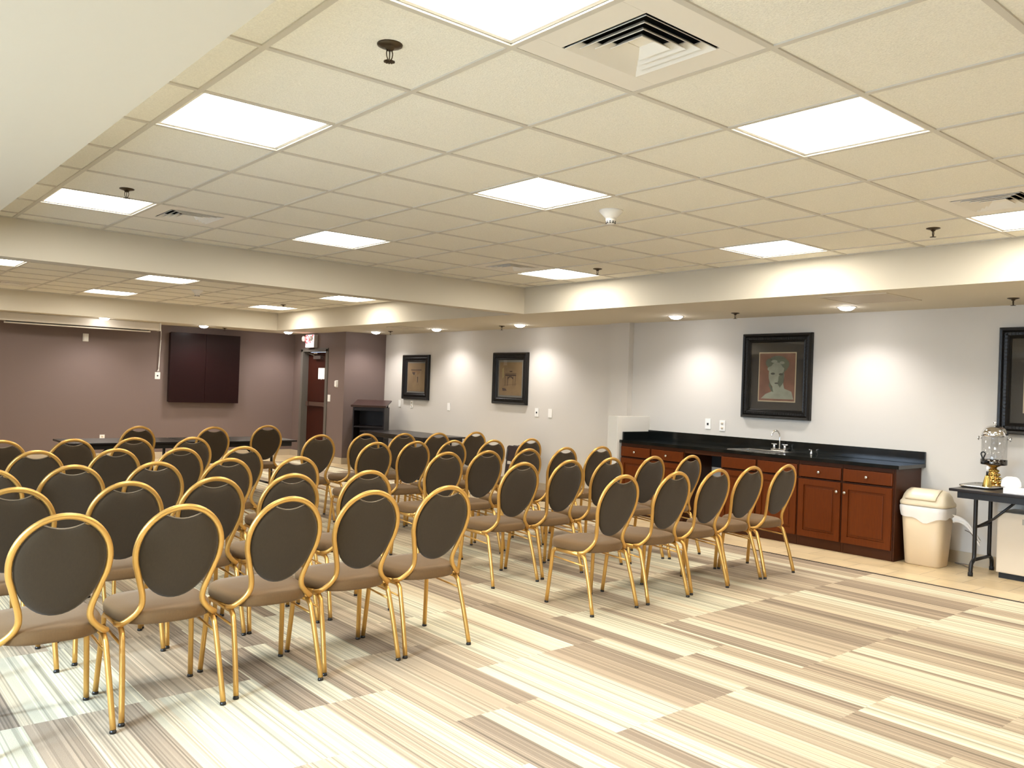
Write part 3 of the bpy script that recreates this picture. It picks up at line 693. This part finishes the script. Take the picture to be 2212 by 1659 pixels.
# local x -> right along the open face, local y -> away from the viewer
W_, D_ = .53, .40
MB().box(0, .02, 0, D_, 0, .995).build('side_panel', espresso, le)
MB().box(W_-.02, W_, 0, D_, 0, .995).build('side_panel', espresso, le)
MB().box(.02, W_-.02, D_-.02, D_, .02, 1.04).build('front_panel', espresso, le)
for z in (.03, .66): MB().box(.021, W_-.021, .01, D_-.021, z, z+.022).build('shelf', espresso, le)
MB().box(.021, W_-.021, .005, .02, .94, .995).build('top_rail', espresso, le)
Mx = Matrix.Translation((W_/2, -.01, 1.0)) @ Matrix.Rotation(math.atan2(.085, D_), 4, 'X')
MB().box(-W_/2-.03, W_/2+.03, -.015, D_+.04, 0, .022, M=Mx).box(-W_/2-.03, W_/2+.03, -.015, .0, .022, .034, M=Mx).build('slanted_top', mat('lectern_top', (56, 36, 33), .35), le)

# ------------------------------------------------------------------ dark folded chairs leaning near the gray wall
for k in range(3):
    fc = thing('folded_chair', 'dark brown folding chair, folded and leaning near the gray wall, one of three', 'folding chair', (5.62+.09*k, 5.75, 0), 0, 'folded dark chairs leaning by the gray wall')
    for nm, z0, z1, y0, y1 in (('backrest', .40, .615, -.02, .36), ('seat', .14, .36, 0, .34)):
        out = []
        for (cx_, cz, a0) in ((y1-.04, z1-.04, 0), (y0+.04, z1-.04, 90), (y0+.04, z0+.04, 180), (y1-.04, z0+.04, 270)):
            for q in range(5): a = math.radians(a0+q*22.5); out.append((cx_+.04*math.cos(a), cz+.04*math.sin(a)))
        Mt = Matrix.Rotation(math.radians(8), 4, 'Y')
        mb = MB().prism(out, -.018, .018, plane='yz'); mb.v = [tuple(Mt@Vector(p)) for p in mb.v]
        mb.build(nm, dark_pad, fc, bevel=.006)
    for yv in (.01, .33):
        MB().tube([(.058, yv, .56), (0.025, yv, .25), (0.0, yv, .01)], .02, n=8).build('leg', black_metal, fc)
        MB().tube([(.040, yv, .40), (.040, yv, .20), (.036, yv, .01)], .018, n=8).build('leg', black_metal, fc)

# ------------------------------------------------------------------ things on and under the right table
ZT_ = .7225
tr = thing('serving_tray', 'flat silver tray under the drink dispenser', 'tray', (5.72, -.02, ZT_))
MB().loops([rrect(.19, .125, 0, 6), rrect(.20, .135, .004, 6), rrect(.205, .14, .020, 6), rrect(.198, .133, .020, 6), rrect(.19, .126, .008, 6)]).build('tray', steel, tr)
dz = thing('drink_dispenser', 'clear drink dispenser with silver dome lid and ornate gold stand', 'drink dispenser', (5.70, -.095, ZT_+.021))
MB().lathe([(.072, 0), (.072, .010), (.055, .018), (.045, .06), (.033, .11), (.024, .15), (.05, .165), (.06, .172)], 24).build('stand', mat('gold_polished', (190, 150, 84), .2, metal=1), dz, label='polished gold cone stand')
orn = MB()
for k in range(10):
    for q in range(4):
        a = 2*PI*(k+.5*(q % 2))/10; r_ = .058-.0085*q; orn.lathe([(.001, -.012), (.010, -.006), (.012, 0), (.010, .006), (.001, .012)], 8, c=(r_*math.cos(a), r_*math.sin(a), .032+.03*q))
orn.build('ornament', mat('gold_ornament', (196, 170, 96), .25, metal=1), dz)
MB().lathe([(.096, .173), (.098, .178), (.098, .215), (.095, .217)], 32).build('base_band', mat('dark_chrome', (90, 86, 82), .15, metal=1), dz, label='dark mirror band')
n = 36; prof = [(.094, .218), (.094, .405), (.091, .405), (.091, .222)]
vs = [(r*math.cos(2*PI*k/n), r*math.sin(2*PI*k/n), z_) for r, z_ in prof for k in range(n)]
MB().add(vs, [(i*n+k, i*n+(k+1) % n, (i+1)*n+(k+1) % n, (i+1)*n+k) for i in range(3) for k in range(n)], 0, True).build('tank', acrylic, dz)
MB().tube([(0, 0, .219), (0, 0, .40)], .05, n=20, power=2).build('ice_tube', acrylic, dz)
dl = MB().lathe([(.099, .406), (.101, .414), (.096, .44), (.08, .468), (.053, .487), (.018, .496)], 32).build('lid', chrome, dz)
MB().lathe([(.006, .496), (.006, .506), (.014, .514), (.014, .524), (.006, .531)], 16).build('knob', chrome, dl)
for s_ in (-1, 1):
    MB().tube([(0, s_*.096, .385), (0, s_*.122, .385)], .010, n=8).lathe([(.004, 0), (.018, .003), (.018, .009), (.004, .012)], 12, axis='y', c=(0, s_*.122-.006, .385)).build('side_handle', chrome, dz)
MB().tube([(-.094, .02, .20), (-.15, .025, .198), (-.155, .025, .180)], .02, n=10).tube(smooth_path([(-.15, .025, .21), (-.155, .020, .235), (-.155, .010, .265), (-.155, .025, .280), (-.155, .042, .265), (-.155, .032, .235), (-.15, .027, .21)], 4), .010, n=8).build('spigot', rubber, dz, label='black spigot with loop handle')
bt = thing('soap_bottle', 'small bottle with white cap and black neck in front of the gold stand', 'bottle', (5.56, -.10, ZT_+.009))
MB().lathe([(.036, 0), (.036, .01), (.028, .05), (.018, .09), (.011, .105)], 20).build('body', bpy.data.materials['gold_ornament'], bt)
MB().lathe([(.009, .105), (.009, .135)], 14).build('neck', rubber, bt)
MB().lathe([(.009, .1352), (.010, .16), (.006, .176)], 14).build('cap', plastic_white, bt)
bx = thing('tissue_box', 'flat white patterned box on the right table under the folded napkins', 'box', (5.42, -.42, ZT_))
MB().box(-.06, .06, -.13, .13, 0, .045).build('carton', mat('white_carton', (240, 234, 232), .6, vary=(40, .12, (1, 1, 1))), bx, bevel=.003)
nk = MB()
nk.loops([rrect(.05, .062, .0, 6, 24), rrect(.052, .064, .01, 6, 24), rrect(.05, .062, .045, 5, 24, wob=lambda t_: .006*math.sin(2*t_)), rrect(.046, .05, .072, 4, 24, wob=lambda t_: .008*math.sin(2*t_+1)), rrect(.03, .034, .08, 3, 24)])
tag(nk.build('napkin_stack', paper_white, loc=(5.45, -.315, ZT_+.0455)), 'stack of folded white napkins on the flat box', 'napkins')
wc = thing('white_canister', 'tall white canister at the right edge of the photo on the table', 'canister', (5.58, -.50, ZT_))
MB().lathe([(.085, .0), (.09, .01), (.09, .27), (.08, .31), (.04, .335)], 28).build('body', plastic_white, wc)
MB().lathe([(.04, .3355), (.04, .35), (.02, .36)], 20).build('cap', plastic_white, wc)
ic = thing('mini_fridge', 'cream colored compact appliance on the floor under the right table', 'appliance', (5.72, -.375, 0))
MB().box(.005, .315, -.25, .235, .045, .54).build('body', appliance, ic, bevel=.008)
dr = MB().box(-.035, .0045, -.25, .235, .047, .54).build('front_door', appliance, ic, bevel=.01)
MB().box(-.0375, -.0352, -.09, .05, .455, .50).build('name_plate', mat('gray_plate', (168, 160, 146), .5), dr, label='gray plate')
MB().box(-.01, .30, -.235, .22, 0.0, .0445).build('base', rubber, ic)
pc = MB().tube(smooth_path([(6.03, .24, .30), (6.02, .17, .26), (5.98, .13, .10), (5.90, .14, .008), (5.95, .22, .007), (6.0, .30, .007), (6.0, .16, .007), (5.9, .13, .007)], 6), .007, n=6)
tag(pc.build('appliance_cord', mat('gray_cord', (120, 110, 100), .5)), 'thin gray power cord on the tile floor under the right table', 'cord')

# ------------------------------------------------------------------ banquet chairs
def back_y(z): return -.05+(.885-z)*.29
def chair():
    t = thing('banquet_chair', '', 'chair')
    # balloon-shaped back frame, one tube from rail to rail
    half = []
    for k in range(0, 13):
        a = math.radians(90-k*9.6); half.append((.172*math.cos(a), .690+(.182 if a > 0 else .20)*math.sin(a)))
    half += [(.150, .585), (.138, .545), (.128, .510), (.123, .478)]
    R_ = [(x, back_y(z), z) for x, z in half] + [(.126, .074, .450), (.142, .082, .422), (.168, .093, .397), (.192, .110, .379), (.203, .145, .372)]
    Lh = [(-x, y, z) for x, y, z in R_[:0:-1]]
    MB().tube(smooth_path(Lh+R_, 2), .025, .021, n=8, up=(0, 1, .3)).build('back_frame', gold, t)
    # upholstered back pad with a scooped hand hold at the top
    def outline(s_, dz=0):
        o_ = []
        n = 44
        for k in range(n):
            a = 2*PI*k/n+PI/2; x = .158*math.cos(a); z = .690+(.166 if math.sin(a) > 0 else .213)*math.sin(a)*(1 if math.sin(a) > 0 else (1-.0*abs(math.cos(a))))
            q = abs(x)/.075
            if math.sin(a) > 0 and q < 1: z = min(z, .822+.020*q*q+.0*dz)
            o_.append((x*s_, .675+(z-.675)*s_))
        return o_
    loops = []
    for s_, th_ in ((.02, .026), (.45, .026), (.80, .021), (.94, .014), (1.0, .003), (1.0, -.004), (.94, -.012), (.80, -.017), (.45, -.020), (.02, -.020)):
        loops.append([(x, back_y(z)+th_, z) for x, z in outline(s_)])
    bk = MB().loops(loops).build('backrest', fabric, t)
    tp = [(x, back_y(z)-.003, z) for x, z in [(.072*q, .8225+.0205*q*q) for q in (-1, -.75, -.5, -.25, 0, .25, .5, .75, 1)]]
    MB().tube(tp, .006, n=6).build('hand_hold_piping', piping_m, bk, label='pale piping along the hand hold')
    # seat cushion
    def so(s_, z):
        o_ = []
        for k in range(36):
            a = 2*PI*k/36; c, d_ = math.cos(a), math.sin(a); p = 3.0; r = (abs(c)**p+abs(d_)**p)**(-1/p)
            yv = r*d_; o_.append((.203*(1+.07*yv)*r*c*s_, .262+.212*yv*s_, z))
        return o_
    MB().loops([so(.90, .3725), so(.98, .376), so(1.0, .388), so(1.0, .408), so(.985, .420), so(.93, .429), so(.6, .436), so(.05, .438)]).build('seat', seat_fabric, t)
    for s_ in (-1, 1):
        front = smooth_path([(.205*s_, .425, .014), (.196*s_, .408, .20), (.190*s_, .398, .32), (.188*s_, .388, .350), (.187*s_, .362, .3615)], 3)
        lf = MB().tube(front, .027, .022, n=8, up=(1, 0, 0)).build('leg', gold, t)
        MB().lathe([(.013, 0), (.014, .006), (.010, .016)], 10, c=(.205*s_, .425, 0)).build('glide', glide_m, lf)
        rear = smooth_path([(.205*s_, 0, .014), (.197*s_, .045, .18), (.191*s_, .088, .315), (.189*s_, .103, .345), (.188*s_, .130, .3615)], 3)
        lr = MB().tube(rear, .027, .022, n=8, up=(1, 0, 0)).build('leg', gold, t)
        MB().lathe([(.013, 0), (.014, .006), (.010, .016)], 10, c=(.205*s_, 0, 0)).build('glide', glide_m, lr)
        MB().tube([(.187*s_, .130, .3615), (.187*s_, .362, .3615)], .027, .022, n=8, up=(1, 0, 0)).build('side_rail', gold, t)
        MB().tube([(.1915*s_, .082, .296), (.1915*s_, .401, .312)], .011, n=6).build('side_brace', gold, t)
    MB().tube([(-.184, .30, .358), (.184, .30, .358)], .018, n=6).build('seat_crossbar', gold, t)
    return t
proto = chair(); index_kids()
ROWS = [ # x positions solved chair by chair, y of the rear feet
 ('left', 0, [(-1.03,.70),(-.575,.745),(-.095,.775),(.36,.82),(.818,.825)]),
 ('left', 1, [(-1.05,1.56),(-.55,1.61),(-.11,1.64),(.335,1.645),(.83,1.65)]),
 ('left', 2, [(-1.03,2.42),(-.60,2.49),(-.13,2.54),(.36,2.64),(.84,2.62)]),
 ('left', 3, [(-.59,3.52),(-.09,3.55),(.35,3.52),(.83,3.54)]),
 ('left', 4, [(-.64,4.49),(-.14,4.55),(.34,4.63),(.82,4.61)]),
 ('right', 0, [(2.205,.84),(2.735,.84),(3.215,.855),(3.685,.885),(4.135,.87)]),
 ('right', 1, [(2.14,1.74),(2.63,1.77),(3.135,1.82),(3.63,1.80),(4.08,1.76)]),
 ('right', 2, [(2.13,2.65),(2.56,2.67),(3.07,2.74),(3.56,2.78),(4.03,2.78)]),
 ('right', 3, [(2.13,3.72),(2.57,3.75),(3.03,3.79),(3.50,3.76),(4.09,3.86)]),
 ('right', 4, [(2.11,4.74),(2.66,4.81),(3.14,4.83),(3.60,4.85),(4.20,4.95)])]
first = True
rn = ['nearest row', 'second row', 'third row', 'fourth row', 'farthest row']
on = {'left': ['leftmost seat', 'second seat from left', 'middle seat', 'second seat from the aisle', 'aisle seat'], 'right': ['aisle seat', 'second seat from the aisle', 'middle seat', 'fourth seat from the aisle', 'rightmost seat']}
def place(x, y, rz, label, group):
    global first
    o = proto if first else copy_tree(proto); first = False
    o.location = (x, y, 0); o.rotation_euler = (0, 0, rz); o['label'] = label; o['group'] = group
    return o
for blk, r, lst in ROWS:
    names = on[blk][5-len(lst):]
    for (x, y), sn_ in zip(lst, names):
        place(x, y, math.radians(random.uniform(-1.6, 1.6)), 'gold framed brown round-back banquet chair, %s block, %s, %s' % (blk, rn[r], sn_), 'banquet chairs in rows')
for x, y, rz, lb in ((.85, 6.25, 3, 'gold framed brown banquet chair at the front table, left of three'), (1.57, 6.1, -3, 'gold framed brown banquet chair at the front table, middle of three'), (2.28, 6.34, -5, 'gold framed brown banquet chair at the front table, right of three')):
    place(x, y, math.radians(rz), lb, 'banquet chairs at the front tables')

# ------------------------------------------------------------------ daylight and camera
w = bpy.data.worlds.new('world'); bpy.context.scene.world = w; w.use_nodes = True
bgn = w.node_tree.nodes['Background']; bgn.inputs[0].default_value = (.62, .78, 1, 1); bgn.inputs[1].default_value = 3.0
A = bpy.data.lights.new('daylight', 'AREA'); A.shape = 'RECTANGLE'; A.size = 8; A.size_y = 2.4; A.energy = 720; A.color = (.58, .78, 1); A.spread = math.radians(95)
ao = bpy.data.objects.new('daylight', A); C.objects.link(ao); ao.location = (XL-1.3, 0, 2.9); ao.rotation_euler = (0, math.radians(-52), 0)

cam = bpy.data.cameras.new('camera'); co = bpy.data.objects.new('camera', cam); C.objects.link(co)
yaw, pit, rol, foc = 8.69071308e-01, 4.15151948e-03, 3.53097977e-02, 1814.98
f = Vector((math.cos(yaw)*math.cos(pit), math.sin(yaw)*math.cos(pit), math.sin(pit)))
rt = f.cross(Vector((0, 0, 1))).normalized(); up = rt.cross(f)
r2 = math.cos(rol)*rt+math.sin(rol)*up; u2 = -math.sin(rol)*rt+math.cos(rol)*up
M = Matrix((r2, u2, -f)).transposed().to_4x4(); M.translation = Vector((-1.7977, -2.8008, 1.41))
co.matrix_world = M
cam.sensor_width = 36; cam.lens = foc/2212*36; cam.clip_start = .05
sc = bpy.context.scene; sc.camera = co
sc.view_settings.view_transform = 'Standard'; sc.view_settings.look = 'None'; sc.view_settings.gamma = 1; sc.view_settings.use_curve_mapping = False
sc.view_settings.exposure = 1.12
sc.cycles.use_denoising = True; sc.cycles.max_bounces = 8; sc.cycles.diffuse_bounces = 5; sc.cycles.glossy_bounces = 4; sc.cycles.transparent_max_bounces = 12
sc.cycles.caustics_reflective = False; sc.cycles.caustics_refractive = False; sc.cycles.sample_clamp_indirect = 6
